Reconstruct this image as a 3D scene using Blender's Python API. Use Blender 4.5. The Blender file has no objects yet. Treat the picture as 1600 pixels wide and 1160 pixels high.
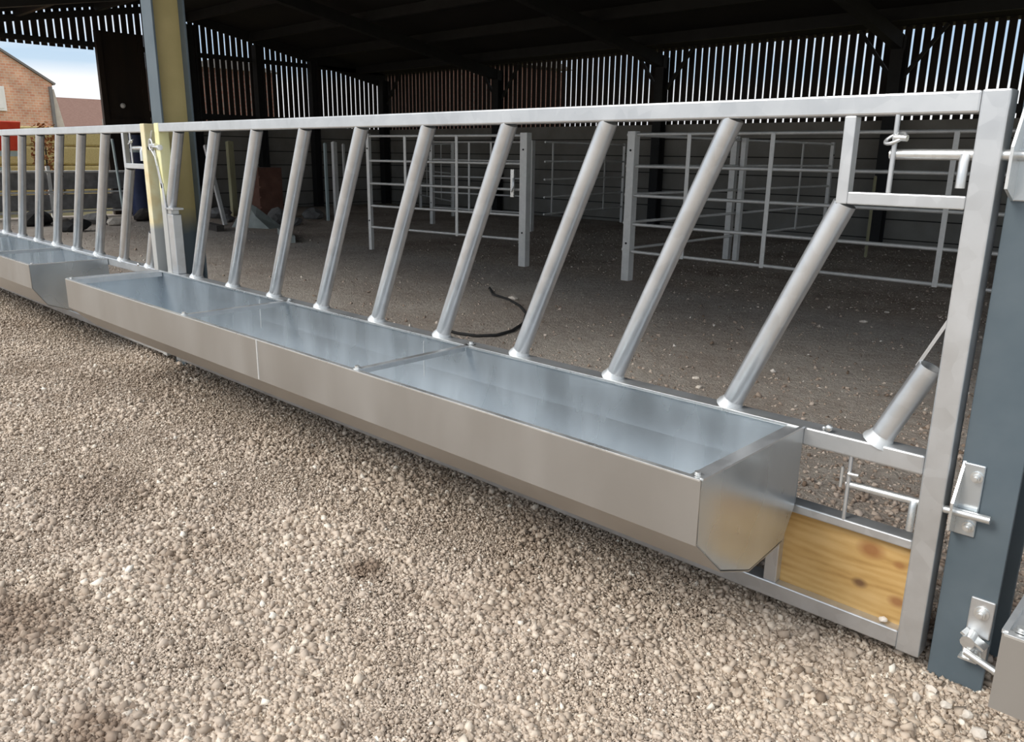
import bpy, math, random
import numpy as np
from mathutils import Vector, Matrix
random.seed(7)
SC = bpy.context.scene
COL = SC.collection
G = -0.05                      # ground level

# ------------------------------------------------------------------ mesh helpers
class MB:
    def __init__(s): s.v=[]; s.f=[]; s.sm=[]
    def add(s, vs, fs, smooth=False):
        b=len(s.v); s.v+= [tuple(v) for v in vs]
        s.f+= [tuple(i+b for i in f) for f in fs]; s.sm+= [smooth]*len(fs); return s
    def box(s, a, b):
        x0,x1=sorted((a[0],b[0]));y0,y1=sorted((a[1],b[1]));z0,z1=sorted((a[2],b[2]))
        vs=[(x0,y0,z0),(x1,y0,z0),(x1,y1,z0),(x0,y1,z0),(x0,y0,z1),(x1,y0,z1),(x1,y1,z1),(x0,y1,z1)]
        return s.add(vs,[(0,3,2,1),(4,5,6,7),(0,1,5,4),(1,2,6,5),(2,3,7,6),(3,0,4,7)])
    def bar(s, p, q, w, h, up=(0,0,1)):
        p=Vector(p);q=Vector(q);d=(q-p).normalized();u=Vector(up)
        if abs(d.dot(u))>.98: u=Vector((0,1,0))
        r=d.cross(u).normalized();u=r.cross(d)
        vs=[]
        for c in (p,q):
            for i,j in((-1,-1),(1,-1),(1,1),(-1,1)): vs.append(c+r*i*w/2+u*j*h/2)
        return s.add(vs,[(0,1,2,3),(7,6,5,4),(0,4,5,1),(1,5,6,2),(2,6,7,3),(3,7,4,0)])
    def tube(s, pts, r, n=14, caps=True):
        pts=[Vector(p) for p in pts]
        rs = r if isinstance(r,(list,tuple)) else [r]*len(pts)
        vs=[];prev=None
        for i,p in enumerate(pts):
            d=(pts[min(i+1,len(pts)-1)]-pts[max(i-1,0)]).normalized()
            if prev is None:
                a=Vector((0,1,0)) if abs(d.y)<.9 else Vector((1,0,0))
                u=d.cross(a).normalized()
            else: u=(prev-d*prev.dot(d)).normalized()
            prev=u;w=d.cross(u)
            for k in range(n):
                t=2*math.pi*k/n; vs.append(p+(u*math.cos(t)+w*math.sin(t))*rs[i])
        fs=[]
        for i in range(len(pts)-1):
            for k in range(n):
                a=i*n+k;b=i*n+(k+1)%n; fs.append((a,b,b+n,a+n))
        b0=len(s.f); s.add(vs,fs,True)
        if caps:
            m=len(pts)-1
            s.add(vs[:n],[tuple(range(n))[::-1]]); s.add(vs[m*n:],[tuple(range(n))])
        return s
    def prism(s, poly, axis, a, b):
        # poly: 2d points; axis: extruded axis
        def P(u,v,w):
            return {0:(w,u,v),1:(u,w,v),2:(u,v,w)}[axis]
        n=len(poly); vs=[P(u,v,a) for u,v in poly]+[P(u,v,b) for u,v in poly]
        fs=[tuple(range(n)),tuple(range(2*n-1,n-1,-1))]+[(i,i+n,(i+1)%n+n,(i+1)%n) for i in range(n)]
        return s.add(vs,fs)
    def sheet(s, prof, axis, a, b):       # open strip
        def P(u,v,w): return {0:(w,u,v),1:(u,w,v),2:(u,v,w)}[axis]
        n=len(prof); vs=[P(u,v,a) for u,v in prof]+[P(u,v,b) for u,v in prof]
        return s.add(vs,[(i,i+n,i+1+n,i+1) for i in range(n-1)])
    def ball(s,c,r,seg=12,rings=7,sc=(1,1,1)):
        vs=[];fs=[]
        for i in range(rings+1):
            t=math.pi*i/rings
            for k in range(seg):
                p=2*math.pi*k/seg
                vs.append((c[0]+r*sc[0]*math.sin(t)*math.cos(p),c[1]+r*sc[1]*math.sin(t)*math.sin(p),c[2]+r*sc[2]*math.cos(t)))
        for i in range(rings):
            for k in range(seg):
                fs.append((i*seg+k,(i+1)*seg+k,(i+1)*seg+(k+1)%seg,i*seg+(k+1)%seg))
        return s.add(vs,fs,True)
    def build(s,name,mat,parent=None,bevel=0,solid=0):
        me=bpy.data.meshes.new(name); me.from_pydata(s.v,[],s.f)
        me.polygons.foreach_set('use_smooth',s.sm); me.materials.append(mat)
        import bmesh as _b
        bm=_b.new();bm.from_mesh(me);_b.ops.remove_doubles(bm,verts=bm.verts,dist=1e-6) if solid else None
        _b.ops.recalc_face_normals(bm,faces=bm.faces);bm.to_mesh(me);bm.free()
        o=bpy.data.objects.new(name,me); COL.objects.link(o)
        if parent:
            o.parent=parent
            # geometry is written in world coordinates: undo the parents' offsets
            L=Vector((0,0,0));p=parent
            while p: L+=p.location;p=p.parent
            me.transform(Matrix.Translation(-L))
        if solid:
            m=o.modifiers.new('thickness','SOLIDIFY');m.thickness=solid;m.offset=0
        if bevel:
            m=o.modifiers.new('bevel','BEVEL');m.width=bevel;m.segments=2;m.limit_method='ANGLE';m.angle_limit=math.radians(40)
        return o
def tag(o,label=None,cat=None,group=None,kind=None):
    if label:o['label']=label
    if cat:o['category']=cat
    if group:o['group']=group
    if kind:o['kind']=kind
    return o
def thing(name,loc,label,cat,group=None,kind=None):
    o=bpy.data.objects.new(name,None);COL.objects.link(o);o.location=loc;o.empty_display_size=.1
    return tag(o,label,cat,group,kind)

# ------------------------------------------------------------------ materials
def newmat(name):
    m=bpy.data.materials.new(name);m.use_nodes=True;nt=m.node_tree
    return m,nt,nt.nodes,nt.links,nt.nodes['Principled BSDF']
def coord(N,L,scale=(1,1,1)):
    tc=N.new('ShaderNodeTexCoord');mp=N.new('ShaderNodeMapping');mp.inputs['Scale'].default_value=scale
    g=N.new('ShaderNodeNewGeometry'); L.new(g.outputs['Position'],mp.inputs[0]);return mp.outputs[0]
def ramp(N,L,src,stops):
    r=N.new('ShaderNodeValToRGB');e=r.color_ramp.elements
    while len(e)<len(stops): e.new(.5)
    for k,(p,c) in enumerate(stops): e[k].position=p;e[k].color=(*c,1) if len(c)==3 else c
    L.new(src,r.inputs[0]);return r.outputs[0]
def noise(N,L,vec,scale,detail=4,rough=.55):
    n=N.new('ShaderNodeTexNoise');n.inputs['Scale'].default_value=scale;n.inputs['Detail'].default_value=detail;n.inputs['Roughness'].default_value=rough
    L.new(vec,n.inputs['Vector']);return n.outputs['Fac']
def bump(N,L,h,b,strength=.3,dist=.01):
    bp=N.new('ShaderNodeBump');bp.inputs['Strength'].default_value=strength;bp.inputs['Distance'].default_value=dist
    L.new(h,bp.inputs['Height']);L.new(bp.outputs[0],b.inputs['Normal']);return bp
def simple(name,c1,c2,scale=8,rough=.8,metal=0,bs=.2,bd=.004,stretch=(1,1,1)):
    m,nt,N,L,b=newmat(name);v=coord(N,L,stretch);n=noise(N,L,v,scale)
    L.new(ramp(N,L,n,[(.3,c1),(.7,c2)]),b.inputs['Base Color'])
    b.inputs['Roughness'].default_value=rough;b.inputs['Metallic'].default_value=metal
    if bs: bump(N,L,n,b,bs,bd)
    return m
def galv(name,c=(.60,.62,.63),r0=.24,r1=.48,metal=.85,spangle=26,low=.8,bmp=.08):
    m,nt,N,L,b=newmat(name);v=coord(N,L)
    vo=N.new('ShaderNodeTexVoronoi');vo.inputs['Scale'].default_value=spangle or 1;L.new(v,vo.inputs['Vector'])
    n=noise(N,L,v,4,5,.6) if spangle else noise(N,L,coord(N,L,(1.7,1,.55)),3.2,3,.5)
    n2=noise(N,L,v,60,3)
    mx=N.new('ShaderNodeMath');mx.operation='MULTIPLY_ADD';L.new(vo.outputs['Color'],mx.inputs[0]);mx.inputs[1].default_value=.22 if spangle else 0
    L.new(n,mx.inputs[2])
    a=tuple(k*low for k in c)
    L.new(ramp(N,L,mx.outputs[0],[(.35,a),(.8,c)]),b.inputs['Base Color'])
    mr=N.new('ShaderNodeMapRange');L.new(mx.outputs[0],mr.inputs[0]);mr.inputs[1].default_value=.3;mr.inputs[2].default_value=.85
    mr.inputs[3].default_value=r0;mr.inputs[4].default_value=r1;L.new(mr.outputs[0],b.inputs['Roughness'])
    b.inputs['Metallic'].default_value=metal
    if bmp: bump(N,L,n2,b,bmp,.002)
    return m
M={}
M['galv']=galv('galvanised_tube',(.70,.715,.725),  .25,.42,.76,26,.8,0)
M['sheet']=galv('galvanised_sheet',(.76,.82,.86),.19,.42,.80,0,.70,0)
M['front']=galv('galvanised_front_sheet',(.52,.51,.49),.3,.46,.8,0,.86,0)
M['pen']=galv('dull_galvanised',(.78,.77,.74),.35,.55,.3,30)
M['lip']=galv('smooth_lip_zinc',(.45,.47,.48),.08,.14,1.0,40,.8,0)
M['bolt']=galv('bright_zinc',(.82,.83,.82),.22,.38,.8,80)
M['weld']=galv('weld_zinc',(.78,.8,.8),.3,.5,.6,120)
M['grey_paint']=simple('grey_blue_paint',(.085,.115,.135),(.115,.145,.165),6,.5,0,.05)
def sunpaint_web():  # grey web; the cream upper part is low sun painted into the colour
    m,nt,N,L,b=newmat('grey_paint_painted_sun');v=coord(N,L)
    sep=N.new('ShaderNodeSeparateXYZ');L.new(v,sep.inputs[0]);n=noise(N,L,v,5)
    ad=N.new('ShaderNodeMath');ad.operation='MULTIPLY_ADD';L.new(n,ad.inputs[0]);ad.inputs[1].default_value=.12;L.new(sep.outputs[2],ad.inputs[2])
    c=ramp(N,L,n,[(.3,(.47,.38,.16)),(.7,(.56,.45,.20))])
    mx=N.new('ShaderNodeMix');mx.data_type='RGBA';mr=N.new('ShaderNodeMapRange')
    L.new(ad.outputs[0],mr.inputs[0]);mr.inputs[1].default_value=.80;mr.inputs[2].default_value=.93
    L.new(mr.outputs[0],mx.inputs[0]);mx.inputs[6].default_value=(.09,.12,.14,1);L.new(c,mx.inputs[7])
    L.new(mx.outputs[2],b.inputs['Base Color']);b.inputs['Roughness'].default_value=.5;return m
M['cream']=sunpaint_web()
M['yellow']=simple('pale_yellow_paint',(.80,.76,.42),(.86,.82,.50),10,.5)
def sunpaint_post(z0,z1,ca,cb):  # galvanised post with warm sunlight painted on as cream above the cut height
    m,nt,N,L,b=newmat('galvanised_painted_sun');v=coord(N,L)
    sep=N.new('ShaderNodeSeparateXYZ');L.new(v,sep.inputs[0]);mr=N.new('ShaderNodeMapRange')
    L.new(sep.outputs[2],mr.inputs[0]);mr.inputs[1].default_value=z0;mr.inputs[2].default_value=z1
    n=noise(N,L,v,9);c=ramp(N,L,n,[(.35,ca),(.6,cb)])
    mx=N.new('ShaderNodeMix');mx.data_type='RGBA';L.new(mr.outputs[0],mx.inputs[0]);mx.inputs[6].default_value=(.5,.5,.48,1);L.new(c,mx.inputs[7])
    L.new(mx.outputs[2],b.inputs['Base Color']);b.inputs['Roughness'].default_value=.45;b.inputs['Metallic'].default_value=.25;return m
M['sunpaint_post']=sunpaint_post(.76,.80,(.80,.66,.38),(.88,.83,.58))
M['sunpaint_post2']=sunpaint_post(.9,1.0,(.90,.86,.46),(.93,.90,.55))
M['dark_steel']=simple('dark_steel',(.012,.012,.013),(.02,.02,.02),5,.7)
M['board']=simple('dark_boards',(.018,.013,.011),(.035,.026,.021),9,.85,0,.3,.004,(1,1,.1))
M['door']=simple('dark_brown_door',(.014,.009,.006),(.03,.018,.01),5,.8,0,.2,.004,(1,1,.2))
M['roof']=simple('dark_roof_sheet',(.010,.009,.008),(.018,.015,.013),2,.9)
def wood():
    m,nt,N,L,b=newmat('pine_board');v=coord(N,L,(2.2,2.2,9))
    n=noise(N,L,v,2.2,6,.6)
    w=N.new('ShaderNodeTexWave');w.wave_type='BANDS';w.bands_direction='Z';w.inputs['Scale'].default_value=1.6;w.inputs['Distortion'].default_value=9;w.inputs['Detail'].default_value=3;w.inputs['Detail Scale'].default_value=.8
    L.new(v,w.inputs['Vector'])
    mx=N.new('ShaderNodeMath');mx.operation='MULTIPLY_ADD';L.new(w.outputs['Fac'],mx.inputs[0]);mx.inputs[1].default_value=.16;L.new(n,mx.inputs[2])
    col=ramp(N,L,mx.outputs[0],[(.25,(.36,.20,.06)),(.5,(.52,.32,.11)),(.8,(.62,.41,.17))])
    cur=col
    for (kx,kz,r,dark) in ((-.155,.232,.030,(.30,.12,.04)),(-.172,.13,.017,(.13,.06,.03)),(-.082,.215,.014,(.33,.15,.05)),(-.075,.115,.02,(.30,.13,.05))):
        g=N.new('ShaderNodeNewGeometry');d=N.new('ShaderNodeVectorMath');d.operation='SUBTRACT';L.new(g.outputs['Position'],d.inputs[0]);d.inputs[1].default_value=(kx,.02,kz)
        s=N.new('ShaderNodeVectorMath');s.operation='MULTIPLY';L.new(d.outputs[0],s.inputs[0]);s.inputs[1].default_value=(.7,0,1)
        le=N.new('ShaderNodeVectorMath');le.operation='LENGTH';L.new(s.outputs[0],le.inputs[0])
        mr=N.new('ShaderNodeMapRange');L.new(le.outputs['Value'],mr.inputs[0]);mr.inputs[1].default_value=r*.35;mr.inputs[2].default_value=r;mr.inputs[3].default_value=.85;mr.inputs[4].default_value=0
        mm=N.new('ShaderNodeMix');mm.data_type='RGBA';L.new(mr.outputs[0],mm.inputs[0]);L.new(cur,mm.inputs[6]);mm.inputs[7].default_value=(*dark,1);cur=mm.outputs[2]
    L.new(cur,b.inputs['Base Color']);b.inputs['Roughness'].default_value=.6;bump(N,L,mx.outputs[0],b,.15,.002);return m
M['wood']=wood()
DAMP=[(-1.86,-1.50,.24,.17,.75),(-1.22,-1.52,.14,.10,.8),(-1.41,-.65,.09,.07,.8),(-2.6,-1.0,.35,.2,.4)]
def gravelmat(name,stone):
    m,nt,N,L,b=newmat(name);v=coord(N,L)
    big=noise(N,L,v,1.3,4,.6)
    patch=ramp(N,L,big,[(.30,(.74,.69,.64)),(.46,(1,1,1)),(.75,(1.06,1.04,1.0))])
    for (cx,cy,rx,ry,k) in DAMP:
        d=N.new('ShaderNodeVectorMath');d.operation='SUBTRACT';L.new(v,d.inputs[0]);d.inputs[1].default_value=(cx,cy,0)
        sc_=N.new('ShaderNodeVectorMath');sc_.operation='MULTIPLY';L.new(d.outputs[0],sc_.inputs[0]);sc_.inputs[1].default_value=(1/rx,1/ry,0)
        le=N.new('ShaderNodeVectorMath');le.operation='LENGTH';L.new(sc_.outputs[0],le.inputs[0])
        w_=N.new('ShaderNodeMath');w_.operation='MULTIPLY_ADD';L.new(noise(N,L,v,9,4,.7),w_.inputs[0]);w_.inputs[1].default_value=1.4;L.new(le.outputs['Value'],w_.inputs[2])
        mr=N.new('ShaderNodeMapRange');L.new(w_.outputs[0],mr.inputs[0]);mr.inputs[1].default_value=1.1;mr.inputs[2].default_value=1.9;mr.inputs[3].default_value=k;mr.inputs[4].default_value=0
        mq=N.new('ShaderNodeMix');mq.data_type='RGBA';L.new(mr.outputs[0],mq.inputs[0]);L.new(patch,mq.inputs[6]);mq.inputs[7].default_value=(.42,.35,.30,1);patch=mq.outputs[2]
    if stone:
        at=N.new('ShaderNodeAttribute');at.attribute_name='tone'
        n=noise(N,L,v,160,3)
        c=ramp(N,L,at.outputs['Fac'],[(0,(.26,.20,.15)),(.3,(.45,.37,.295)),(.62,(.60,.505,.415)),(.9,(.74,.65,.54)),(1,(.85,.80,.71))])
        h=n
    else:
        vo=N.new('ShaderNodeTexVoronoi');vo.inputs['Scale'].default_value=70;L.new(v,vo.inputs['Vector'])
        vo2=N.new('ShaderNodeTexVoronoi');vo2.inputs['Scale'].default_value=38;L.new(v,vo2.inputs['Vector'])
        ad=N.new('ShaderNodeMath');ad.operation='ADD';L.new(vo.outputs['Distance'],ad.inputs[0]);L.new(vo2.outputs['Distance'],ad.inputs[1])
        iv=N.new('ShaderNodeMath');iv.operation='SUBTRACT';iv.inputs[0].default_value=1.2;L.new(ad.outputs[0],iv.inputs[1])
        c=ramp(N,L,vo.outputs['Color'],[(.1,(.28,.22,.165)),(.5,(.40,.33,.26)),(.95,(.55,.47,.38))]);h=iv.outputs[0]
    mm=N.new('ShaderNodeMix');mm.data_type='RGBA';mm.blend_type='MULTIPLY';mm.inputs[0].default_value=1;L.new(c,mm.inputs[6]);L.new(patch,mm.inputs[7])
    L.new(mm.outputs[2],b.inputs['Base Color']);b.inputs['Roughness'].default_value=.9
    bump(N,L,h,b,.25 if stone else .9,.002 if stone else .012);return m
M['gravel']=gravelmat('gravel_bed',False);M['stone']=gravelmat('gravel_stone',True)
def grit():
    m,nt,N,L,b=newmat('shed_grit');at=N.new('ShaderNodeAttribute');at.attribute_name='tone'
    L.new(ramp(N,L,at.outputs['Fac'],[(0,(.17,.12,.085)),(.5,(.40,.32,.26)),(.9,(.58,.50,.43)),(1,(.75,.70,.64))]),b.inputs['Base Color']);b.inputs['Roughness'].default_value=.95;return m
M['grit']=grit()
def dirt():
    m,nt,N,L,b=newmat('shed_dirt_floor');v=coord(N,L)
    n=noise(N,L,v,.9,6,.6);n2=noise(N,L,v,14,6,.65);n3=noise(N,L,v,70,4,.7)
    mx=N.new('ShaderNodeMath');mx.operation='MULTIPLY_ADD';L.new(n2,mx.inputs[0]);mx.inputs[1].default_value=.75;L.new(n,mx.inputs[2])
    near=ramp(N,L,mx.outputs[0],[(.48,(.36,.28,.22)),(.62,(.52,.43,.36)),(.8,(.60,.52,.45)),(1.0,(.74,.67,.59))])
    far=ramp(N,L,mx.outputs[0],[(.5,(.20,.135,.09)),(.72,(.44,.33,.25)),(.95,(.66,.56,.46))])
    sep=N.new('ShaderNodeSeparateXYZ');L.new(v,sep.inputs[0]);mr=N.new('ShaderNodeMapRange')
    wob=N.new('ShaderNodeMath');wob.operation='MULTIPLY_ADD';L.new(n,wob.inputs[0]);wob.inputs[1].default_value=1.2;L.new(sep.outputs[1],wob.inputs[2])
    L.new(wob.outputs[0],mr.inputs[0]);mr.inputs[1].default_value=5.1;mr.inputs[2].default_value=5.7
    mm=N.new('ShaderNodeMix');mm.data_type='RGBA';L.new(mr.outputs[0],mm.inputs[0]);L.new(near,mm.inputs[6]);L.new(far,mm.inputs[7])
    L.new(mm.outputs[2],b.inputs['Base Color']);b.inputs['Roughness'].default_value=.92
    ad=N.new('ShaderNodeMath');ad.operation='ADD';L.new(n2,ad.inputs[0]);L.new(n3,ad.inputs[1])
    bump(N,L,ad.outputs[0],b,1.0,.06);return m
M['dirt']=dirt()
def conc():
    m,nt,N,L,b=newmat('concrete_panel');v=coord(N,L)
    n=noise(N,L,v,1.5,6,.6)
    sep=N.new('ShaderNodeSeparateXYZ');L.new(v,sep.inputs[0])
    ml=N.new('ShaderNodeMath');ml.operation='MULTIPLY';L.new(sep.outputs[2],ml.inputs[0]);ml.inputs[1].default_value=1/.305
    fr=N.new('ShaderNodeMath');fr.operation='FRACT';L.new(ml.outputs[0],fr.inputs[0])
    j=N.new('ShaderNodeMath');j.operation='LESS_THAN';L.new(fr.outputs[0],j.inputs[0]);j.inputs[1].default_value=.06
    c=ramp(N,L,n,[(.3,(.21,.195,.17)),(.7,(.31,.295,.265))])
    mm=N.new('ShaderNodeMix');mm.data_type='RGBA';L.new(j.outputs[0],mm.inputs[0]);L.new(c,mm.inputs[6]);mm.inputs[7].default_value=(.03,.027,.024,1)
    L.new(mm.outputs[2],b.inputs['Base Color']);b.inputs['Roughness'].default_value=.9;bump(N,L,n,b,.2,.01);return m
M['concrete']=conc()
def brick(name,c1,c2,mort,axis='X'):
    m,nt,N,L,b=newmat(name);g=N.new('ShaderNodeNewGeometry');sep=N.new('ShaderNodeSeparateXYZ');L.new(g.outputs['Position'],sep.inputs[0])
    cb=N.new('ShaderNodeCombineXYZ');ad=N.new('ShaderNodeMath');ad.operation='ADD';L.new(sep.outputs[0],ad.inputs[0]);L.new(sep.outputs[1],ad.inputs[1])
    L.new(ad.outputs[0],cb.inputs[0]);L.new(sep.outputs[2],cb.inputs[1])
    bt=N.new('ShaderNodeTexBrick');L.new(cb.outputs[0],bt.inputs['Vector']);bt.inputs['Scale'].default_value=2.2
    bt.inputs['Color1'].default_value=(*c1,1);bt.inputs['Color2'].default_value=(*c2,1);bt.inputs['Mortar'].default_value=(*mort,1);bt.inputs['Mortar Size'].default_value=.03
    n=noise(N,L,g.outputs['Position'],1.6,5);c=ramp(N,L,n,[(.3,(.75,.72,.7)),(.7,(1.15,1.1,1.05))])
    mm=N.new('ShaderNodeMix');mm.data_type='RGBA';mm.blend_type='MULTIPLY';mm.inputs[0].default_value=1;L.new(bt.outputs['Color'],mm.inputs[6]);L.new(c,mm.inputs[7])
    L.new(mm.outputs[2],b.inputs['Base Color']);b.inputs['Roughness'].default_value=.9;return m
M['brick']=brick('orange_brick',(.58,.27,.17),(.66,.40,.27),(.62,.50,.40))
M['brickdark']=brick('dark_red_brick',(.17,.07,.055),(.23,.11,.08),(.2,.15,.13))
M['tile']=simple('red_brown_roof_tile',(.19,.105,.08),(.25,.15,.115),6,.85,0,.3,.02,(1,1,5))
M['white']=simple('white_frame_paint',(.78,.76,.72),(.82,.8,.76),5,.6)
M['glass_dark']=simple('window_glass',(.55,.55,.5),(.65,.63,.58),3,.15,0,0)
M['fascia']=simple('grey_fascia',(.16,.15,.15),(.2,.19,.18),5,.7)
M['fascia2']=simple('pale_render',(.5,.44,.38),(.58,.52,.45),5,.8)
M['field']=simple('dry_grass_field',(.20,.18,.08),(.34,.29,.14),.8,.95,0,.3,.03)
M['straw']=simple('straw',(.42,.33,.13),(.62,.52,.26),30,.95,0,.8,.02,(1,1,3))
M['red']=simple('red_paint',(.72,.05,.02),(.80,.08,.03),6,.45)
M['rubber']=simple('black_rubber',(.015,.015,.015),(.03,.03,.03),9,.85)
M['blue']=simple('blue_plastic',(.018,.028,.08),(.03,.045,.11),5,.4)
M['offwhite']=simple('pale_band',(.42,.52,.52),(.5,.58,.58),5,.6)
M['rust']=simple('rusty_leaves',(.28,.11,.04),(.42,.2,.08),20,.9)
M['rubble']=simple('grey_rubble',(.12,.115,.11),(.25,.245,.24),6,.9,0,.5,.01)
M['tarp']=simple('grey_green_sheet',(.25,.28,.26),(.38,.41,.39),5,.6,0,.3,.01)
M['brownbox']=simple('red_brown_crate',(.12,.05,.035),(.19,.09,.06),5,.8)
M['palestone']=simple('pale_stone',(.62,.55,.47),(.78,.72,.64),40,.9,0,.5,.003)
M['timber']=simple('weathered_timber',(.28,.26,.15),(.40,.38,.24),8,.85,0,.3,.004,(1,1,.2))
M['darktimber']=simple('dark_scrap_timber',(.035,.03,.028),(.07,.06,.05),8,.9)

# ------------------------------------------------------------------ camera
cam=bpy.data.cameras.new('camera');co=bpy.data.objects.new('camera',cam);COL.objects.link(co);SC.camera=co
yaw,pit,rol,fpx=-0.7589,0.2630,0.01336,1250.23
yaw=math.radians(-43.48281);pit=math.radians(15.06856);rol=math.radians(.76534)
fw=Vector((math.sin(yaw)*math.cos(pit),math.cos(yaw)*math.cos(pit),-math.sin(pit)))
r=fw.cross(Vector((0,0,1))).normalized();u=r.cross(fw)
r2=r*math.cos(rol)+u*math.sin(rol);u2=-r*math.sin(rol)+u*math.cos(rol)
C0=Vector((.46004,-1.97382,1.20243))
mw=Matrix((r2,u2,-fw)).transposed().to_4x4();mw.translation=C0;co.matrix_world=mw
cam.sensor_width=36;cam.lens=36*fpx/1600;cam.clip_end=500;cam.clip_start=.02
def un(px,py,ax,v):
    d=fw*fpx+r2*(px-800)+u2*(580-py);t=(v-C0[ax])/d[ax];return C0+d*t

# ------------------------------------------------------------------ ground
def plane(name,x0,x1,y0,y1,z,mat,th=.05,**k):
    o=MB().box((x0,y0,z-th),(x1,y1,z)).build(name,mat);tag(o,**k);return o
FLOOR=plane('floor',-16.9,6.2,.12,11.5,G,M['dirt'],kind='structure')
plane('gravel_bed',-34,12,-40,.12,G-.006,M['gravel'],kind='structure')
plane('ground_field',-160,60,-60,150,G-.07,M['field'],kind='structure')
# loose stones: nobody could count them -> one object
def stones(seed,need,ok_fn,med,sig,floor_k,smax,name,label,mat,sink):
    rng=np.random.default_rng(seed)
    iv=np.array([(-1,-1,-1),(1,-1,-1),(1,1,-1),(-1,1,-1),(-1,-1,1),(1,-1,1),(1,1,1),(-1,1,1)],float)/3**.5
    fa=np.array([(0,3,2),(0,2,1),(4,5,6),(4,6,7),(0,1,5),(0,5,4),(1,2,6),(1,6,5),(2,3,7),(2,7,6),(3,0,4),(3,4,7)])
    fwn=np.array(fw);c=np.array(C0);R=np.array(r2);U=np.array(u2)
    P=[];S=[]
    # sample image space uniformly-ish on ground: density follows distance
    n=0
    while n<need:
        m=60000
        px=rng.uniform(-60,1660,m);py=rng.uniform(330,1240,m)**1.0
        d=fwn*fpx+R*(px-800)[:,None]+U*(580-py)[:,None]
        tt=(G-c[2])/d[:,2];q=c+d*tt[:,None]
        ok=ok_fn(q,rng)&(tt>0)
        q=q[ok];P.append(q);n+=len(q)
    P=np.concatenate(P)[:need]
    dist=np.linalg.norm(P-c,axis=1)
    # keep the stones of one true size near, let only larger ones remain further off
    clump=np.sin(P[:,0]*5.1+1.3*np.sin(P[:,1]*7))*np.sin(P[:,1]*6.3+P[:,0]*2.1)
    s=rng.lognormal(np.log(med),sig,len(P))*(1+.35*clump)
    s=np.maximum(s,floor_k*dist/1.6);s=np.minimum(s,smax)
    N=len(P)
    q=rng.normal(size=(N,4));q/=np.linalg.norm(q,axis=1)[:,None]
    w,x,y,z=q.T
    Rm=np.stack([1-2*(y*y+z*z),2*(x*y-z*w),2*(x*z+y*w),2*(x*y+z*w),1-2*(x*x+z*z),2*(y*z-x*w),2*(x*z-y*w),2*(y*z+x*w),1-2*(x*x+y*y)],1).reshape(N,3,3)
    V=iv[None]*(1+rng.uniform(-.35,.3,(N,8,1)))+rng.uniform(-.16,.16,(N,8,3))
    V=V*np.stack([rng.uniform(.8,1.3,N),rng.uniform(.7,1.1,N),rng.uniform(.55,.9,N)],1)[:,None,:]
    V=np.einsum('nij,nkj->nki',Rm,V)*s[:,None,None]
    ctr=P.copy();ctr[:,2]=G+s*rng.uniform(sink,.5,N)
    V=(V+ctr[:,None,:]).reshape(-1,3)
    F=(fa[None]+(np.arange(N)*8)[:,None,None]).reshape(-1,3)
    me=bpy.data.meshes.new('gravel_stones')
    me.vertices.add(len(V));me.vertices.foreach_set('co',V.astype(np.float32).ravel())
    me.loops.add(len(F)*3);me.loops.foreach_set('vertex_index',F.astype(np.int32).ravel())
    me.polygons.add(len(F));me.polygons.foreach_set('loop_start',np.arange(0,len(F)*3,3,dtype=np.int32));me.polygons.foreach_set('loop_total',np.full(len(F),3,dtype=np.int32))
    at=me.attributes.new('tone','FLOAT','POINT')
    tone=np.clip(rng.normal(.5,.22,N),0,1)
    at.data.foreach_set('value',np.repeat(tone,8).astype(np.float32))
    me.update();me.validate();me.materials.append(mat)
    o=bpy.data.objects.new(name,me);COL.objects.link(o)
    if name=='loose_grit': o.parent=FLOOR;o['kind']='stuff'
    else: tag(o,label,'gravel',kind='stuff')
stones(3,230000,lambda q,r:(q[:,1]<.14)&(q[:,0]>-16)&(q[:,1]>-14),.0046,.48,.0019,.018,'gravel','loose beige crushed gravel spread over the yard in front of the troughs',M['stone'],-.55)
stones(8,26000,lambda q,r:(q[:,1]>.16)&(q[:,1]<10.5)&(q[:,0]>-16)&(q[:,0]<5.5)&(r.random(len(q))<.35+.65*(q[:,1]>5)*(q[:,0]>-8)+.3*(q[:,1]<1.8)),.007,.45,.0014,.022,'loose_grit','scattered brown grit and small stones over the dirt floor of the shed',M['grit'],-.8)

# ------------------------------------------------------------------ shed shell
XL=-16.8;YB=11.35;XR=6
def rz(y): return 4.12-.165*(y-5.4) if y>5.4 else 4.12-.19*(5.4-y)
rf=MB()
for a,b in((-.45,5.4),(5.4,YB+.15)):
    rf.add([(XL-.2,a,rz(a)),(XR,a,rz(a)),(XR,b,rz(b)),(XL-.2,b,rz(b)),(XL-.2,a,rz(a)+.06),(XR,a,rz(a)+.06),(XR,b,rz(b)+.06),(XL-.2,b,rz(b)+.06)],
      [(0,3,2,1),(4,5,6,7),(0,1,5,4),(1,2,6,5),(2,3,7,6),(3,0,4,7)])
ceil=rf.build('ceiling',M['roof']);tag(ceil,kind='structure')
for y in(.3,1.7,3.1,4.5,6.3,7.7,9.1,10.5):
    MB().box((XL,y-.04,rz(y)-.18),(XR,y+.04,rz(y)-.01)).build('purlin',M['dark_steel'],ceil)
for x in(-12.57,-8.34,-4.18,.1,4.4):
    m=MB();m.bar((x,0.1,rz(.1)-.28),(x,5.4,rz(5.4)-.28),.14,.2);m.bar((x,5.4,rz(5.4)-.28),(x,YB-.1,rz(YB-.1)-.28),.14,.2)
    m.build('rafter',M['dark_steel'],ceil)
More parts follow.
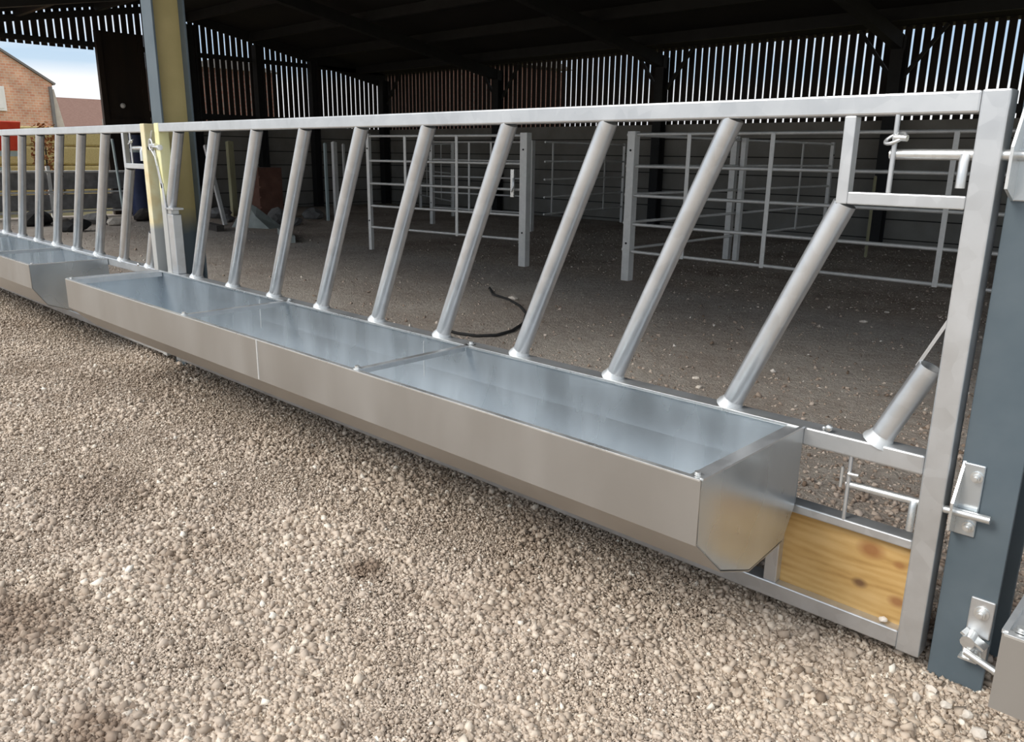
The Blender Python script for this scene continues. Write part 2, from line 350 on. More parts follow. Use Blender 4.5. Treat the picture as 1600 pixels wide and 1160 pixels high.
# back wall
wb=MB().box((XL,YB-.02,G),(XR,YB+.1,1.80)).build('wall_back',M['concrete']);tag(wb,kind='structure')
m=MB();x=XL
while x<XR:
    m.box((x,YB+.03,1.79),(x+.100,YB+.055,rz(YB)));x+=.137
m.build('board_cladding',M['board'],wb)
m=MB();m.box((XL,YB-.05,1.865),(XR,YB+.03,1.99));m.box((XL,YB-.05,3.0+.14),(XR,YB+.03,rz(YB)));m.build('cladding_rail',M['dark_steel'],wb)
# left wall with its gable and doorway
DY0,DY1=.6,4.42
m=MB();m.box((XL-.1,DY1+.0,G),(XL+.02,YB,1.80));m.box((XL-.1,-.3,G),(XL+.02,DY0,1.80))
wl=m.build('wall_left',M['concrete']);tag(wl,kind='structure')
m=MB();y=-.3
while y<YB-.1:
    z0=3.07 if DY0<y<DY1-.02 else 1.79
    zt=min(rz(y),rz(y+.1))
    m.add([(XL-.05,y,z0),(XL-.025,y,z0),(XL-.025,y+.1,z0),(XL-.05,y+.1,z0),(XL-.05,y,zt),(XL-.025,y,zt),(XL-.025,y+.1,zt),(XL-.05,y+.1,zt)],
       [(0,3,2,1),(4,5,6,7),(0,1,5,4),(1,2,6,5),(2,3,7,6),(3,0,4,7)]);y+=.135
m.build('board_cladding',M['board'],wl)
m=MB()
m.box((XL-.02,-.3,3.12),(XL+.05,YB,3.21)) 
m.box((XL-.02,DY1,1.865),(XL+.05,YB,1.99))
def gl(y): return 3.99-.196*(y-5.4) if y>5.4 else 3.85-.18*(5.4-y)
def para(y0,y1,a,b,c,d): m.prism([(y0,a),(y1,b),(y1,d),(y0,c)],0,XL-.02,XL+.05)
para(5.4,YB,gl(5.41),gl(YB),rz(5.41)-.01,rz(YB)-.005)
para(-.3,5.4,gl(-.3),gl(5.4),gl(-.3)+.12,gl(5.4)+.12);para(-.3,5.4,gl(-.3)+.17,gl(5.4)+.17,rz(-.3)-.01,rz(5.4)-.01)
m.build('cladding_rail',M['dark_steel'],wl)
# sliding door leaf parked beside the doorway
dl=thing('door_leaf',(XL+.12,4.85,G),'dark brown sliding door leaf parked beside the doorway in the left wall','door')
MB().box((XL+.06,4.38,G),(XL+.12,5.28,3.42)).build('leaf',M['door'],dl)
MB().box((XL+.12,4.38,G),(XL+.16,4.48,3.42)).box((XL+.12,5.18,G),(XL+.16,5.28,3.42)).box((XL+.12,4.48,1.7),(XL+.16,5.18,1.8)).build('frame',M['door'],dl)
MB().ball((XL+.17,4.75,2.06),.05).build('door_knob',M['white'],dl)
# steel columns
def hcol(x0,x1,y0,y1,z0,z1,name='steel_column',label='',mweb=None,mfl=None,tf=.012,group=None):
    t=thing(name,((x0+x1)/2,(y0+y1)/2,z0),label,'steel column',group)
    xm=(x0+x1)/2
    MB().box((x0,y0,z0),(x1,y0+tf,z1)).build('front_flange',mfl,t,.002)
    MB().box((x0,y1-tf,z0),(x1,y1,z1)).build('rear_flange',mfl,t,.002)
    MB().box((xm-.005,y0+tf,z0),(xm+.005,y1-tf,z1)).build('web',mweb,t)
    return t
for x,w in((-16.63,'in the far left corner of the shed'),(-12.57,'second from the far left corner along the back wall'),(-8.34,'third from the far left corner along the back wall'),(-4.18,'behind the right end of the feed barrier at the back wall')):
    t=hcol(x-.09,x+.09,YB-.25,YB-.06,G,rz(YB-.2)-.2,label='dark steel column '+w,mweb=M['dark_steel'],mfl=M['dark_steel'],group='dark columns along the back wall')
    for s in(-1,1):
        if x<-16 and s<0: continue
        MB().bar((x+s*.09,YB-.12,2.42),(x+s*.62,YB-.12,rz(YB)-.03),.05,.05).build('knee_brace',M['dark_steel'],t)
for y,w in((9.16,'on the left wall nearest the far corner'),(7.77,'in the middle of the left wall'),(6.25,'on the left wall just right of the door leaf')):
    hcol(XL+.06,XL+.24,y-.09,y+.09,G,rz(y)-.25,label='dark steel column '+w,mweb=M['dark_steel'],mfl=M['dark_steel'],group='dark columns along the left wall')
# painted front columns
CR=hcol(.016,.139,.035,.235,G-.04,2.95,label='blue-grey painted steel column at the right end of the near feed barrier',mweb=M['dark_steel'],mfl=M['grey_paint'])
CLc=hcol(-4.335,-4.205,.066,.255,G-.02,2.95,label='steel column with grey flanges and sunlight painted cream on its web, where two feed barriers meet',mweb=M['cream'],mfl=M['grey_paint'])
def boltset(pts,parent,y,r=.009):
    for (x,z) in pts:
        MB().tube([(x,y,z),(x,y-.004,z)],r*1.5,16).tube([(x,y-.004,z),(x,y-.014,z)],r,6).tube([(x,y-.014,z),(x,y-.02,z)],r*.55,10).build('bolt',M['bolt'],parent)
def bracket(x0,x1,z0,z1,depth,bz):
    b=MB().box((x0,.029,z0),(x1,.035,z1)).build('bracket',M['sheet'],CR,.003)
    h=z1-z0
    MB().prism([(.035,z1),(.035-depth,z0+h*.5),(.035-depth,z0+h*.12),(.035,z0)],0,x0-.003,x0+.003).build('side_plate',M['bolt'],b)
    boltset([((x0+x1)/2+.008,z) for z in bz],b,.029)
    return b
bracket(.022,.068,.345,.525,.055,(.495,.37))
bracket(.026,.110,1.122,1.345,.07,(1.15,1.31))
# lower clamp on the column for the next barrier
cb=MB().box((.085,.028,.10),(.137,.035,.20)).box((.085,.028,.03),(.137,.035,.085)).build('clamp_bracket',M['galv'],CR,.003)
boltset([(.112,.165),(.112,.055)],cb,.028,.011)
m=MB();m.bar((.084,.012,.115),(.138,.004,.092),.03,.006);m.tube([(.1,.028,.10),(.1,-.01,.098)],.016,12);m.tube([(.1,-.012,.075),(.175,-.03,.062)],.009,10);m.box((.084,.0,.045),(.125,.028,.05));m.build('pivot_lug',M['bolt'],cb)

# ------------------------------------------------------------------ feed barrier
S=.4103;XB0=-.1745;LEAN=.3422;ZL=.525
def barx(i,z): return XB0-i*S+LEAN*(z-ZL)/.765
def barrier(X,xe,xl,D,label,zrim=ZL,rightdetail=True,first=True,dy=0,pmat=None,leftlen=4.17,lmat=None,bolt=(.13,.098)):
    t=thing('feed_barrier',(X-2.1,dy+.03,G),label,'feed barrier','galvanised diagonal feed barriers with troughs')
    g=M['galv'];L0=X-leftlen
    def bx(a,b): return MB().box((a[0]+X,a[1]+dy,a[2]),(b[0]+X,b[1]+dy,b[2]))
    MB().box((X-.0555,dy,0),(X,dy+.06,1.351)).build('end_post',pmat or g,t,.004)
    MB().box((L0,dy,0),(L0+.0555,dy+.06,1.351)).build('end_post',lmat or g,t,.004)
    MB().box((L0+.0555,dy+.001,1.303),(X-.0555,dy+.059,1.350)).build('top_rail',g,t,.005)
    MB().box((L0+.0555,dy+.001,.475),(X-.0555,dy+.059,ZL)).build('neck_rail',g,t,.005)
    MB().box((L0+.0555,dy+.004,.277),(X-.0555,dy+.056,.303)).build('middle_rail',g,t,.004)
    MB().box((L0+.0555,dy+.001,.005),(X-.0555,dy+.059,.053)).build('bottom_rail',g,t,.004)
    # inclined neck tubes
    for i in range(0,11):
        z0,z1=ZL-.004,1.305
        if i==0: z1=.735
        if i==1: z1=1.10
        if i==10: z0=.895
        if leftlen<2 and barx(i,.6)<-leftlen: continue
        a=(X+barx(i,z0),dy+.03,z0);b=(X+barx(i,z1),dy+.03,z1)
        m=MB();
        if i==0:
            m.tube([a,b],.0285,20,False);m.tube([b,a],.0245,20,False)
            d=(Vector(b)-Vector(a)).normalized();sx=Vector((-d.z,0,d.x))*1.0
            # rim and the tongue left where the tube is notched against the end post
            n=20;u=d.cross(Vector((0,1,0))).normalized();w=d.cross(u)
            vo=[Vector(b)+(u*math.cos(2*math.pi*k/n)+w*math.sin(2*math.pi*k/n))*.0285 for k in range(n)]
            vi=[Vector(b)+(u*math.cos(2*math.pi*k/n)+w*math.sin(2*math.pi*k/n))*.0245 for k in range(n)]
            m.add(vo+vi,[(k,(k+1)%n,n+(k+1)%n,n+k) for k in range(n)])
            c=Vector(b)+Vector((-1,0,0))*.0265+Vector((0,0,.005));m.bar(c-d*.01,c+d*.118,.0045,.008)
        else: m.tube([a,b],.0285,20)
        o=m.build('neck_tube',g,t)
        if z0<.6:
            q=lambda z:(X+barx(i,z),dy+.03,z)
            MB().tube([q(ZL-.002),q(ZL+.004),q(ZL+.014),q(ZL+.022)],[.040,.038,.031,.0287],16,False).build('weld',M['weld'],o)
    # stub under the first tube at the left end
    if leftlen>2:
        MB().box((L0+.0555,dy+.004,ZL),(L0+.125,dy+.056,.86)).build('stub_post',g,t,.004)
        MB().box((L0+.0555,dy-.004,.885),(L0+.15,dy+.06,.897)).box((L0+.07,dy+.004,.86),(L0+.11,dy+.05,.885)).build('stub_cap',g,t,.002)
        m=MB().tube([(L0-.05,dy-.004,1.232),(L0+.02,dy-.004,1.232)],.012,12)
        m.tube([(L0-.03+.022*math.cos(k*.5),dy-.012,1.235+.03*math.sin(k*.5)) for k in range(13)],.006,8)
        m.tube([(L0-.03,dy-.01,1.26),(L0-.0,dy-.012,1.31)],.005,8).tube([(L0-.03,dy-.012,1.21),(L0+.01,dy-.012,1.17),(L0+.02,dy-.01,1.12)],.005,8)
        m.tube([(L0+.0,dy-.012,1.225),(L0+.075,dy-.012,1.222)],.006,10);m.tube([(L0+.068,dy-.012,1.222),(L0+.088,dy-.012,1.221)],.015,12)
        m.build('chain_catch',M['bolt'],t)
        MB().bar((L0-.012,dy-.005,1.205),(L0+.048,dy-.005,1.0),.022,.006,(0,1,0)).bar((L0+.046,dy-.005,1.03),(L0+.066,dy-.005,.89),.02,.006,(0,1,0)).build('catch_arm',M['galv'],t,.002)
    # upper latch box
    MB().box((X-.341,dy+.002,1.10),(X-.313,dy+.034,1.303)).box((X-.313,dy+.002,1.10),(X-.0555,dy+.034,1.1295)).build('latch_box',g,t,.003)
    MB().tube([(X-.222,dy+.008,1.128),(X-.222,dy+.008,1.304)],.0058,12).build('latch_rod',g,t)
    bo=MB().tube([(X-.232,dy+.02,1.217),(X+bolt[0],dy+.02,1.217)],.0118,18).build('latch_bolt',M['bolt'],t)
    MB().tube([(X-.071,dy+.012,1.215),(X-.071,dy+.004,1.20),(X-.071,dy+.004,1.146)],.0105,14).build('handle',M['bolt'],bo)
    m=MB();m.tube([(X-.222+.021*math.cos(a*.45),dy+.008+.012*math.sin(a*.45),1.252+.012*math.sin(a*.45+.6)) for a in range(15)],.0042,8)
    m.tube([(X-.222,dy+.004,1.254),(X-.193,dy+.0,1.252)],.0075,10);m.build('ring',M['bolt'],t)
    # lower latch
    MB().tube([(X-.226,dy+.008,.302),(X-.226,dy+.008,.477)],.0052,12).build('latch_rod',g,t)
    bo=MB().tube([(X-.232,dy+.015,.397),(X+bolt[1],dy+.012,.406)],.0095,16).build('latch_bolt',M['bolt'],t)
    MB().tube([(X-.066,dy+.008,.40),(X-.066,dy+.002,.39),(X-.066,dy+.002,.328)],.009,14).build('handle',M['bolt'],bo)
    MB().tube([(X-.242,dy,.445),(X-.242,dy,.39)],.004,8).tube([(X-.226,dy,.43),(X-.2,dy,.432)],.005,8).build('pin',M['bolt'],t)
    # foot upright and board behind the frame
    MB().box((X-.424,dy+.004,.053),(X-.386,dy+.056,.277)).build('foot_upright',g,t,.003)
    kb=MB().box((X-.40,dy+.03,.045),(X-.050,dy+.052,.29)).build('kick_board',M['wood'],t,.002);kb['label']='knotty pine kick board'
    # trough
    x0,x1=X+xl,X+xe
    T=bpy.data.objects.new('trough',None);COL.objects.link(T);T.parent=t;T.location=(0,0,0)
    prof=[(-D,zrim),(-D,.372),(-.388,.262),(-.24,.205),(-.06,.222),(-.010,.30),(-.004,.40),(-.003,zrim-.004)]
    prof=[(y+dy,z) for y,z in prof]
    MB().sheet(prof,0,x0,x1).build('trough_pan',M['sheet'],T,0,.004)
    fy=dy-D-.0045
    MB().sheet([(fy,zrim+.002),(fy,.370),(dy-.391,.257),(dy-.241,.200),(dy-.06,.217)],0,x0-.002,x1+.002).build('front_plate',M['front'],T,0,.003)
    rm=MB().box((x0,dy-D-.006,zrim-.003),(x1,dy-D+.010,zrim+.003)).build('front_rim',M['bolt'],T,.001)
    MB().prism([(dy-D+.010,zrim+.002),(dy-D+.010,zrim-.002),(dy-D+.031,zrim-.019),(dy-D+.032,zrim-.016)],0,x0+.03,x1-.03).build('inner_lip',M['lip'],T)
    MB().box((x0,dy-.014,zrim-.006),(x1,dy-.001,zrim+.003)).build('rear_rim',M['bolt'],T,.001)
    ep=[(-D-.004+dy,zrim+.001)]+[(a,b) for a,b in prof[1:-1]]+[(dy-.002,.31),(dy-.002,zrim+.001)]
    for xx,s in((x1,1),(x0,-1)):
        e=MB().prism(ep,0,xx-.002,xx+.002).build('end_plate',M['sheet'],T)
        MB().box((xx-s*.002,dy-D,zrim-.004),(xx-s*.038,dy-.002,zrim-.001)).box((xx-s*.036,dy-D+.01,zrim-.03),(xx-s*.038,dy-.01,zrim-.004)).box((xx-.004,dy-D,zrim-.001),(xx+.005,dy-.002,zrim+.005)).build('end_flange',M['galv'],e)
        boltset_top(e,xx-s*.02,dy-D+.018,zrim)
    for k,xx in enumerate((X-1.633,X-2.88)):
        if xx<x0 or xx>x1: continue
        s=MB().box((xx-.012,dy-D+.004,zrim-.002),(xx+.012,dy-.002,zrim+.003)).box((xx-.012,dy-D+.012,zrim-.022),(xx-.009,dy-.01,zrim-.002)).build('cross_strap',M['galv'],T,.001)
        boltset_top(s,xx,dy-D+.014,zrim+.003);boltset_top(s,xx,dy+.012,zrim+.003)
        MB().box((xx-.25,dy-.0085,.3),(xx-.246,dy-.006,.5)).build('seam',M['weld'],T)
    MB().ball((X-.29,dy+.004,zrim+.012),.010).ball((X-.305,dy+.012,zrim+.006),.006).build('eye_bolt',M['bolt'],T)
    # butt joint seen on the front plate
    xx=X-2.24
    if x0<xx<x1: MB().box((xx-.004,fy-.003,.372),(xx+.004,fy-.001,zrim)).build('seam',M['weld'],T)
    return t
def boltset_top(parent,x,y,z):
    MB().tube([(x,y,z),(x,y,z+.003)],.013,14).tube([(x,y,z+.003),(x,y,z+.010)],.008,6).build('bolt',M['bolt'],parent)
barrier(0,-.354,-4.268,.512,'galvanised feed barrier with the long trough in the middle, pine board at its right end',lmat=M['sunpaint_post2'])
barrier(-4.30,-.80+.03,-4.27,.46,'galvanised feed barrier at the left, its trough running out of the left edge',pmat=M['sunpaint_post'],zrim=.515,bolt=(.0,.0))
t=barrier(4.44,-.354,-4.175,.655,'galvanised feed barrier at the right edge, only its trough corner showing beside the column',zrim=.500)

# ------------------------------------------------------------------ sheep hurdles and gates in the shed
RZ=(1.425,1.115,.825,.535,.255)
def hurdle(A,B,name,label,ups=(),posts=(('a',.05),('b',.05)),zs=RZ,r=.016,ext=0,group='pen gates inside the shed',cat='gate',feet=0):
    A=Vector((A[0],A[1],0));B=Vector((B[0],B[1],0));mid=(A+B)/2
    t=thing(name,(mid.x,mid.y,G),label,cat,group);d=(B-A).normalized();Ln=(B-A).length
    nrm=Vector((-d.y,d.x,0))
    for z in zs: MB().tube([A+Vector((0,0,z)),B+Vector((0,0,z))],r,10).build('rail',M['pen'],t)
    for f in ups:
        p=A+d*Ln*f-nrm*(r*.9)
        o=MB().bar(p+Vector((0,0,zs[-1]-.02)),p+Vector((0,0,zs[0])),.04,.012,up=nrm).build('upright',M['pen'],t,.002)
    for e,w in posts:
        p=(A if e=='a' else B)
        o=MB().bar(p+Vector((0,0,G)),p+Vector((0,0,zs[0]+.03)),w,w,up=nrm).build('end_post',M['pen'],t,.003)
        for z in(1.27,.34): MB().tube([p-nrm*(w/2-.002)+Vector((0,0,z)),p-nrm*(w/2+.006)+Vector((0,0,z))],.011,8).build('bolt',M['dark_steel'],o)
    return t
ga=hurdle((-8.42,4.60),(-5.92,4.93),'pen_gate','five-rail galvanised gate standing ajar mid-shed, thick pale end post on its right',ups=(.263,.60),posts=(('a',.05),('b',.095)))
MB().bar((-6.07,4.88,1.05),(-6.07,4.88,.74),.05,.02).tube([(-6.04,4.86,.95),(-6.02,4.84,.87),(-6.05,4.84,.80)],.012,8).build('latch',M['bolt'],ga)
hurdle((-4.45,4.94),(-.65,4.94),'pen_gate','long five-rail gate with a broad drilled post, nearest gate behind the right half',ups=(.172,.395,.785),posts=(('a',.09),('b',.06)))
hurdle((-4.60,5.05),(-4.60,10.2),'pen_gate','five-rail gate running back to the rear wall from the broad drilled post',ups=(.80,),posts=(('b',.05),))
pp=thing('gate_post',(-4.6,7.4,G),'pair of galvanised gate posts half way along the gate running back to the rear wall','post')
MB().box((-4.72,7.40,G),(-4.64,7.47,1.47)).build('post',M['pen'],pp,.003);MB().box((-4.56,7.36,G),(-4.50,7.43,1.45)).build('post',M['pen'],pp,.003)
hurdle((-8.60,8.3),(-9.10,11.2),'pen_gate','galvanised gate against the rear wall just right of the gate that stands ajar',ups=(.08,.72),posts=(('b',.05),))
hurdle((-14.9,10.9),(-12.3,9.6),'pen_gate','small far galvanised gate near the back left corner, seen through the gate that stands ajar',ups=(.25,.7),posts=(('a',.06),('b',.06)))
hurdle((-11.1,8.0),(-8.9,8.3),'pen_gate','galvanised gate seen behind the right half of the gate that stands ajar',ups=(.4,.62),posts=(('a',.07),('b',.09)))
# gate across the doorway
dg=thing('sheeted_gate',(-16.5,3.4,G),'grey sheeted gate with three pale rails across the doorway at the left','gate')
for z in(.80,.42,.06): MB().tube([(-16.45,.9,z),(-16.45,5.6,z)],.022,10).build('rail',M['pen'],dg)
for z0,z1 in((.47,.78),(.09,.38)):
    MB().box((-16.53,.9,z0),(-16.50,5.6,z1)).build('sheet_panel',M['rubble'],dg)
for y in(.9,3.2,5.6): MB().box((-16.55,y-.03,G),(-16.47,y+.03,.9)).build('end_post' if y!=3.2 else 'upright',M['pen'],dg)
# single posts
def post(px,py,h,w,label,mat,lean=0,z=G):
    p=un(px,py,2,G);o=MB().bar(p,p+Vector((lean,0,h)),w,w).tube([p+Vector((lean,0,h)),p+Vector((lean,0,h+.01))],w*.4,8).build('fence_post',mat)
    return tag(o,label,'post','posts standing in the far left of the shed')
post(352,352,1.36,.06,'pale galvanised post just right of the grey column with sunlight painted on its web',M['pen'],-.5)
post(367,338,1.45,.11,'thick weathered yellowish post second right of the grey column with sunlight painted on its web',M['timber'])
post(439,322,1.45,.07,'slim pale post standing in front of the brown crate',M['offwhite'],-.1)
post(513,345,1.43,.045,'thin pale post left of a thicker grey one, before the gate that stands ajar',M['offwhite'])
post(527,348,1.45,.075,'thicker grey post of the close trio before the gate that stands ajar',M['pen'])
post(541,345,1.42,.04,'thin grey post nearest the gate that stands ajar, rightmost of the trio',M['pen'])
pole=MB().tube([Vector((-16.2,un(193,327,0,-16.2).y,G)),un(175,217,0,-16.3)],.025,8).build('leaning_pole',M['offwhite']);tag(pole,'slim pale pole leaning beside the dark door leaf','pole')
post(1352,402,1.05,.03,'short rusty bar standing by the rear wall behind the top latch of the near barrier',M['timber'])
# blue drum
bd=thing('plastic_drum',(-16.15,4.78,G),'dark blue stacked drum with a pale band beside the door leaf','drum')
p=un(214,260,0,-16.15)
m=MB();m.tube([(p.x,p.y,G),(p.x,p.y,.42),(p.x,p.y,.45),(p.x,p.y,1.1),(p.x,p.y,1.14),(p.x,p.y,1.50)],[.17,.17,.18,.17,.18,.165],20);m.build('body',M['blue'],bd)
MB().tube([(p.x,p.y,1.17),(p.x,p.y,1.24)],.184,20).build('band',M['offwhite'],bd)
# rubbish heap
def rock(c,s,name,label,mat,cat='stone',group=None,seed=0,sub=2,flat=.7):
    import bmesh
    rr=random.Random(seed);bm=bmesh.new();bmesh.ops.create_icosphere(bm,subdivisions=sub,radius=1)
    ax=[Vector((rr.uniform(-1,1),rr.uniform(-1,1),rr.uniform(-1,1))).normalized() for _ in range(9)]
    for v in bm.verts:
        k=1
        for a in ax:
            d=v.co.normalized().dot(a)
            if d>.62: k=min(k,.68/d)
        v.co=Vector((v.co.x*s[0],v.co.y*s[1],v.co.z*s[2]*flat))*k*(1+rr.uniform(-.03,.03))
    me=bpy.data.meshes.new(name);bm.to_mesh(me);bm.free();me.materials.append(mat)
    o=bpy.data.objects.new(name,me);COL.objects.link(o);o.location=c;o.rotation_euler=(0,0,rr.uniform(0,6));return tag(o,label,cat,group)
P=un(402,356,2,G)
sh=MB().add([P+Vector(v)*.8 for v in((-.45,-.35,0),(.42,.05,0),(.3,.45,0),(-.5,.2,0),(-.42,0,.55),(-.15,.1,.42),(.05,-.05,.25))],[(0,1,6,5,4),(1,2,6),(2,5,6),(2,3,4,5),(3,0,4),(0,3,2,1)]).build('sheet_heap',M['tarp'])
tag(sh,'crumpled pale grey-green sheet lying in front of the scrap heap','sheet')
words=['lowest dark grey rubble block beside the crumpled sheet','broad grey rubble block behind the crumpled sheet','grey rubble block at the left foot of the scrap heap','small grey rubble block right of the crumpled sheet','top grey rubble block of the scrap heap','rubble block farthest right near the thin post trio']
for k,(px,py,s,h) in enumerate(((357,347,.14,.12),(436,350,.26,.2),(345,341,.22,.3),(462,352,.13,.1),(392,336,.26,.35),(488,342,.22,.12))):
    p=un(px,py,2,G);rock((p.x,p.y,G+s*.45),(s*1.3,s,s),'rubble_block',words[k],M['rubble'],'rubble','rubble in the scrap heap',k+5)
p=un(416,341,2,G)
cr=thing('brown_crate',(p.x,p.y,G),'red-brown slatted crate standing in the scrap heap behind the barrier','crate')
for k in range(5):
    MB().box((p.x-.25,p.y-.25,G+.06+k*.19),(p.x+.25,p.y-.22,G+.21+k*.19)).build('slat',M['brownbox'],cr)
MB().box((p.x-.25,p.y-.22,G),(p.x+.25,p.y+.25,.92)).build('body',M['brownbox'],cr)
tw=['long dark timber lying on the floor at the back of the scrap heap','grey timber lying right of the crumpled sheet','dark timber lying flat left of the crumpled sheet']
for k,(a,b) in enumerate((((398,329),(450,325)),((440,366),(455,380)),((325,357),(345,362)))):
    q=un(*a,2,G);w=un(*b,2,G)
    tag(MB().bar(q+Vector((0,0,.05)),w+Vector((0,0,.05)),.12,.1).build('scrap_timber',M['darktimber'] if k!=1 else M['tarp']),tw[k],'timber','scrap timbers')
lw=['dark scrap block under the left barrier, below its third tube','dark scrap block under the left barrier, below its fourth tube','dark scrap block under the left barrier, below its fifth tube','pale stone block on the dirt beside the last tube of the left barrier','long grey block on the dirt, left of the pale stone block','dark block next to the foot of the door leaf']
for k,(px,py,s,mt) in enumerate(((60,352,.26,'rubber'),(97,355,.13,'darktimber'),(118,362,.18,'rubber'),(186,352,.13,'palestone'),(148,350,.2,'rubble'),(226,345,.2,'darktimber'))):
    p=un(px,py,2,G);rock((p.x,p.y,G+s*.45),(s*1.6,s,s),'scrap_block',lw[k],M[mt],'scrap','scrap at the foot of the doorway gate',k+40)
# hose on the floor
pts=[(690,514),(715,521),(745,525),(775,524),(800,517),(818,505),(822,490),(812,478),(795,468),(770,460),(765,450)]
hp=[un(a,b,2,G+.012) for a,b in pts]
tag(MB().tube(hp,.011,8).build('hose',M['rubber']),'thin dark hose curled on the dirt floor behind the feed barrier','hose')
# pale bits lying about
sw=['white stone leaning against the foot of the blue-grey column','long cream stone in front of the blue-grey column foot','big cream stone below the blue-grey column, near the right trough','pale stone tucked under the right trough corner','rounded pale stone at the bottom edge right of centre','pale stone among the gravel below the kick board corner','cream stone between the kick board corner and the column']
for k,(px,py,s) in enumerate(((1455,1078,.017),(1478,1103,.018),(1508,1116,.021),(1528,1146,.022),(1334,1150,.014),(1395,1098,.015),(1432,1090,.017))):
    p=un(px,py,2,G+.01);rock((p.x,p.y,G+.010),(s,s*.75,s),'pale_stone',sw[k],M['palestone'],'stone','large pale stones by the column foot',k+90)
iw=['flat white scrap on the dirt behind the middle of the trough','small white stone on the dirt, second gap from the right','tiny white stone right behind the trough, second gap from the right','white stone far right on the dirt near the end post','small pale stone below the long pen gate']
for k,(px,py,s) in enumerate(((802,468,.05),(1087,592,.022),(1092,606,.02),(1350,504,.03),(1385,489,.025))):
    p=un(px,py,2,G);rock((p.x,p.y,G+s*.2),(s*1.3,s,s),'white_stone',iw[k],M['palestone'],'stone','white stones on the shed floor',k+120,2,.6)
p=Vector((-.098,.012,.062));rock(p,(.013,.011,.013),'pebble','small cream pebble resting on the bottom rail against the pine board',M['palestone'],'stone',None,200)

# ------------------------------------------------------------------ outside, beyond the left wall
hs=thing('brick_house',(-46,5.8,G),'orange brick house with a gable end seen through the doorway','house')
def gable(name,mat,x0,x1,y0,y1,ze,ya,za,par):
    return MB().prism([(y0,G-.1),(y1,G-.1),(y1,ze),(ya,za),(y0,ze)],0,x0,x1).build(name,mat,par)
gable('wall',M['brick'],-50,-42,0,11.62,4.13,5.8,7.9,hs)
m=MB();m.bar((-46,11.75,4.12),(-46,5.8,7.97),8.2,.09);m.bar((-46,-.15,4.12),(-46,5.8,7.97),8.2,.09);m.build('roof',M['fascia'],hs)
w=MB().box((-41.98,8.5,2.85),(-41.9,9.62,3.9)).build('window_frame',M['white'],hs);MB().box((-41.89,8.58,2.95),(-41.88,9.5,3.82)).build('pane',M['white'],w)
MB().box((-41.98,11.45,G),(-41.85,11.58,4.0)).build('downpipe',M['fascia'],hs)
MB().prism([(11.62,G),(12.35,G),(11.68,3.9),(11.62,3.9)],0,-42.3,-42).build('gable_buttress',M['fascia2'],hs)
h2=thing('tiled_house',(-62,19,G),'low house with a red-brown tiled roof right of the brick gable','house')
MB().box((-66,14,G),(-61,27,2.6)).build('wall',M['brick'],h2)
MB().prism([(-60.5,2.5),(-66.5,2.5),(-63.5,4.75)],1,13.6,27.4).build('roof',M['tile'],h2)
# building behind the slatted back wall
bn=thing('red_brick_barn',(-30,26,G),'dark red brick building glimpsed through the slats of the rear wall','building')
BX=un(742,150,1,24).x;BX0=un(598,150,1,24).x
MB().box((BX0,24,G-.1),(BX,30,5.2)).build('wall',M['brickdark'],bn);MB().prism([(23.6,5.3),(30.4,5.3),(27,6.2)],0,BX0-.2,BX+.3).build('roof',M['fascia'],bn)
b2=thing('dark_shed',(-27,12,G),'dark building glimpsed through the slats of the left wall','building')
BY=un(432,150,0,-23).y;MB().box((-26.5,9.0,G-.1),(-23,BY,3.6)).build('wall',M['brickdark'],b2);MB().prism([(8.85,3.55),(BY+.1,3.55),((8.85+BY)/2,3.9)],0,-26.7,-22.8).build('roof',M['fascia'],b2)
# straw bales
proto=None;k=0
col=['left','middle','right'];row=['bottom','second','third','top']
for r_ in range(4):
    for c in range(3):
        if proto is None:
            proto=MB().box((-.6,-.72,.0),(.6,.72,.44)).build('straw_bale',M['straw'],None,.05);o=proto
        else: o=proto.copy();COL.objects.link(o)
        o.location=(-21.9,4.25+c*1.5,G+r_*.445)
        tag(o,'straw bale in the %s row, %s of three, beyond the doorway gate'%(row[r_],col[c]),'straw bale','straw bales stacked outside the doorway')
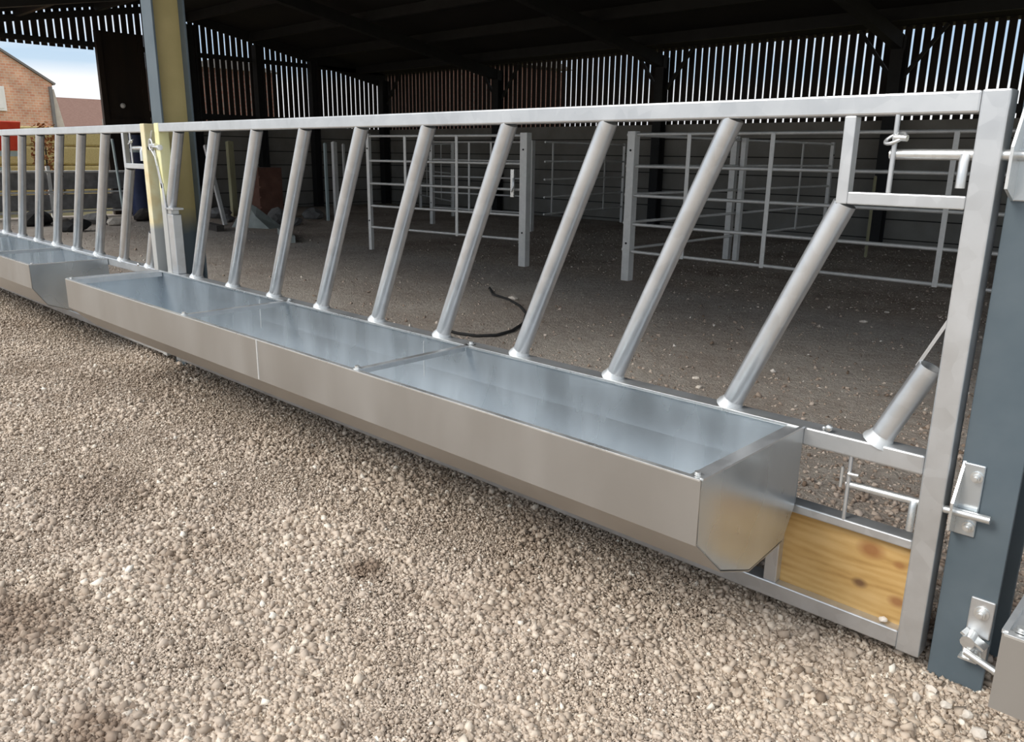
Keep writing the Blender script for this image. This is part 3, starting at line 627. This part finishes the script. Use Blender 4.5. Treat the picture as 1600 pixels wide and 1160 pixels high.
# red trailer
tr=thing('red_trailer',(-19.3,2.4,G),'red farm trailer cut off at the left edge beyond the doorway','trailer')
MB().prism([(1.0,1.17),(3.30,1.17),(3.40,1.74),(.9,1.74)],0,-20.6,-18.4).build('body',M['red'],tr,.02)
MB().box((-20.6,1.0,1.06),(-18.38,3.3,1.16)).box((-20.6,1.0,.74),(-18.4,3.1,.84)).build('chassis',M['offwhite'],tr)
for x in(-20.3,-18.7):
    w=MB().tube([(x-.13,2.3,.40),(x-.1,2.3,.40),(x+.1,2.3,.40),(x+.13,2.3,.40)],[.36,.45,.45,.36],24).build('wheel',M['rubber'],tr);MB().tube([(x-.14,2.3,.40),(x+.14,2.3,.40)],.17,16).build('hub',M['red'],w)
bs=MB();rr=random.Random(4)
for k in range(420):
    a=rr.uniform(0,6.28);h=rr.uniform(.2,1.75);q=.32*math.sqrt(rr.random())*(1.1-.35*abs(h-1.0));c=Vector((-18.6+q*math.cos(a),3.85+q*math.sin(a)*.8,h));s=.05
    d1=Vector((rr.uniform(-1,1),rr.uniform(-1,1),rr.uniform(-1,1))).normalized()*s;d2=d1.cross(Vector((rr.uniform(-1,1),rr.uniform(-1,1),1))).normalized()*s*.6
    bs.add([c-d1,c+d2,c+d1,c-d2],[(0,1,2,3)])
bu=thing('rusty_shrub',(-18.6,3.85,G),'rust-brown leafy shrub between the red trailer and the straw bales','shrub')
bs.build('foliage',M['rust'],bu);MB().tube([(-18.6,3.85,G),(-18.58,3.83,.8),(-18.62,3.87,1.5)],[.03,.022,.01],8).build('stem',M['darktimber'],bu)

# ------------------------------------------------------------------ sky and sun
W=bpy.data.worlds.new('sky');SC.world=W;W.use_nodes=True;nt=W.node_tree;N=nt.nodes;L=nt.links
bg=N['Background'];tc=N.new('ShaderNodeTexCoord');sep=N.new('ShaderNodeSeparateXYZ');L.new(tc.outputs['Generated'],sep.inputs[0])
c1=ramp(N,L,sep.outputs[2],[(0,(.84,.85,.87)),(.074,(.86,.88,.90)),(.09,(.50,.64,.78)),(.13,(.42,.58,.76)),(.2,(.50,.62,.76)),(.32,(1.0,1.03,1.08)),(1,(1.15,1.2,1.28))])
mp=N.new('ShaderNodeMapping');mp.inputs['Scale'].default_value=(2,2,9);L.new(tc.outputs['Generated'],mp.inputs[0])
n=noise(N,L,mp.outputs[0],2.2,5,.55);cl=ramp(N,L,n,[(.5,(0,0,0)),(.75,(.7,.7,.7))])
mx=N.new('ShaderNodeMix');mx.data_type='RGBA';L.new(cl,mx.inputs[0]);L.new(c1,mx.inputs[6]);mx.inputs[7].default_value=(1.0,1.0,1.02,1)
L.new(mx.outputs[2],bg.inputs[0]);bg.inputs[1].default_value=1.18
sl=bpy.data.lights.new('sun','SUN');sl.energy=2.3;sl.angle=math.radians(22);sl.color=(1,.95,.88)
so=bpy.data.objects.new('sun',sl);COL.objects.link(so)
so.rotation_euler=Vector((-.35,-.85,.82)).to_track_quat('Z','Y').to_euler()
SC.view_settings.view_transform='Standard';SC.view_settings.look='None';SC.view_settings.gamma=1;SC.view_settings.exposure=0.0;SC.view_settings.use_curve_mapping=False
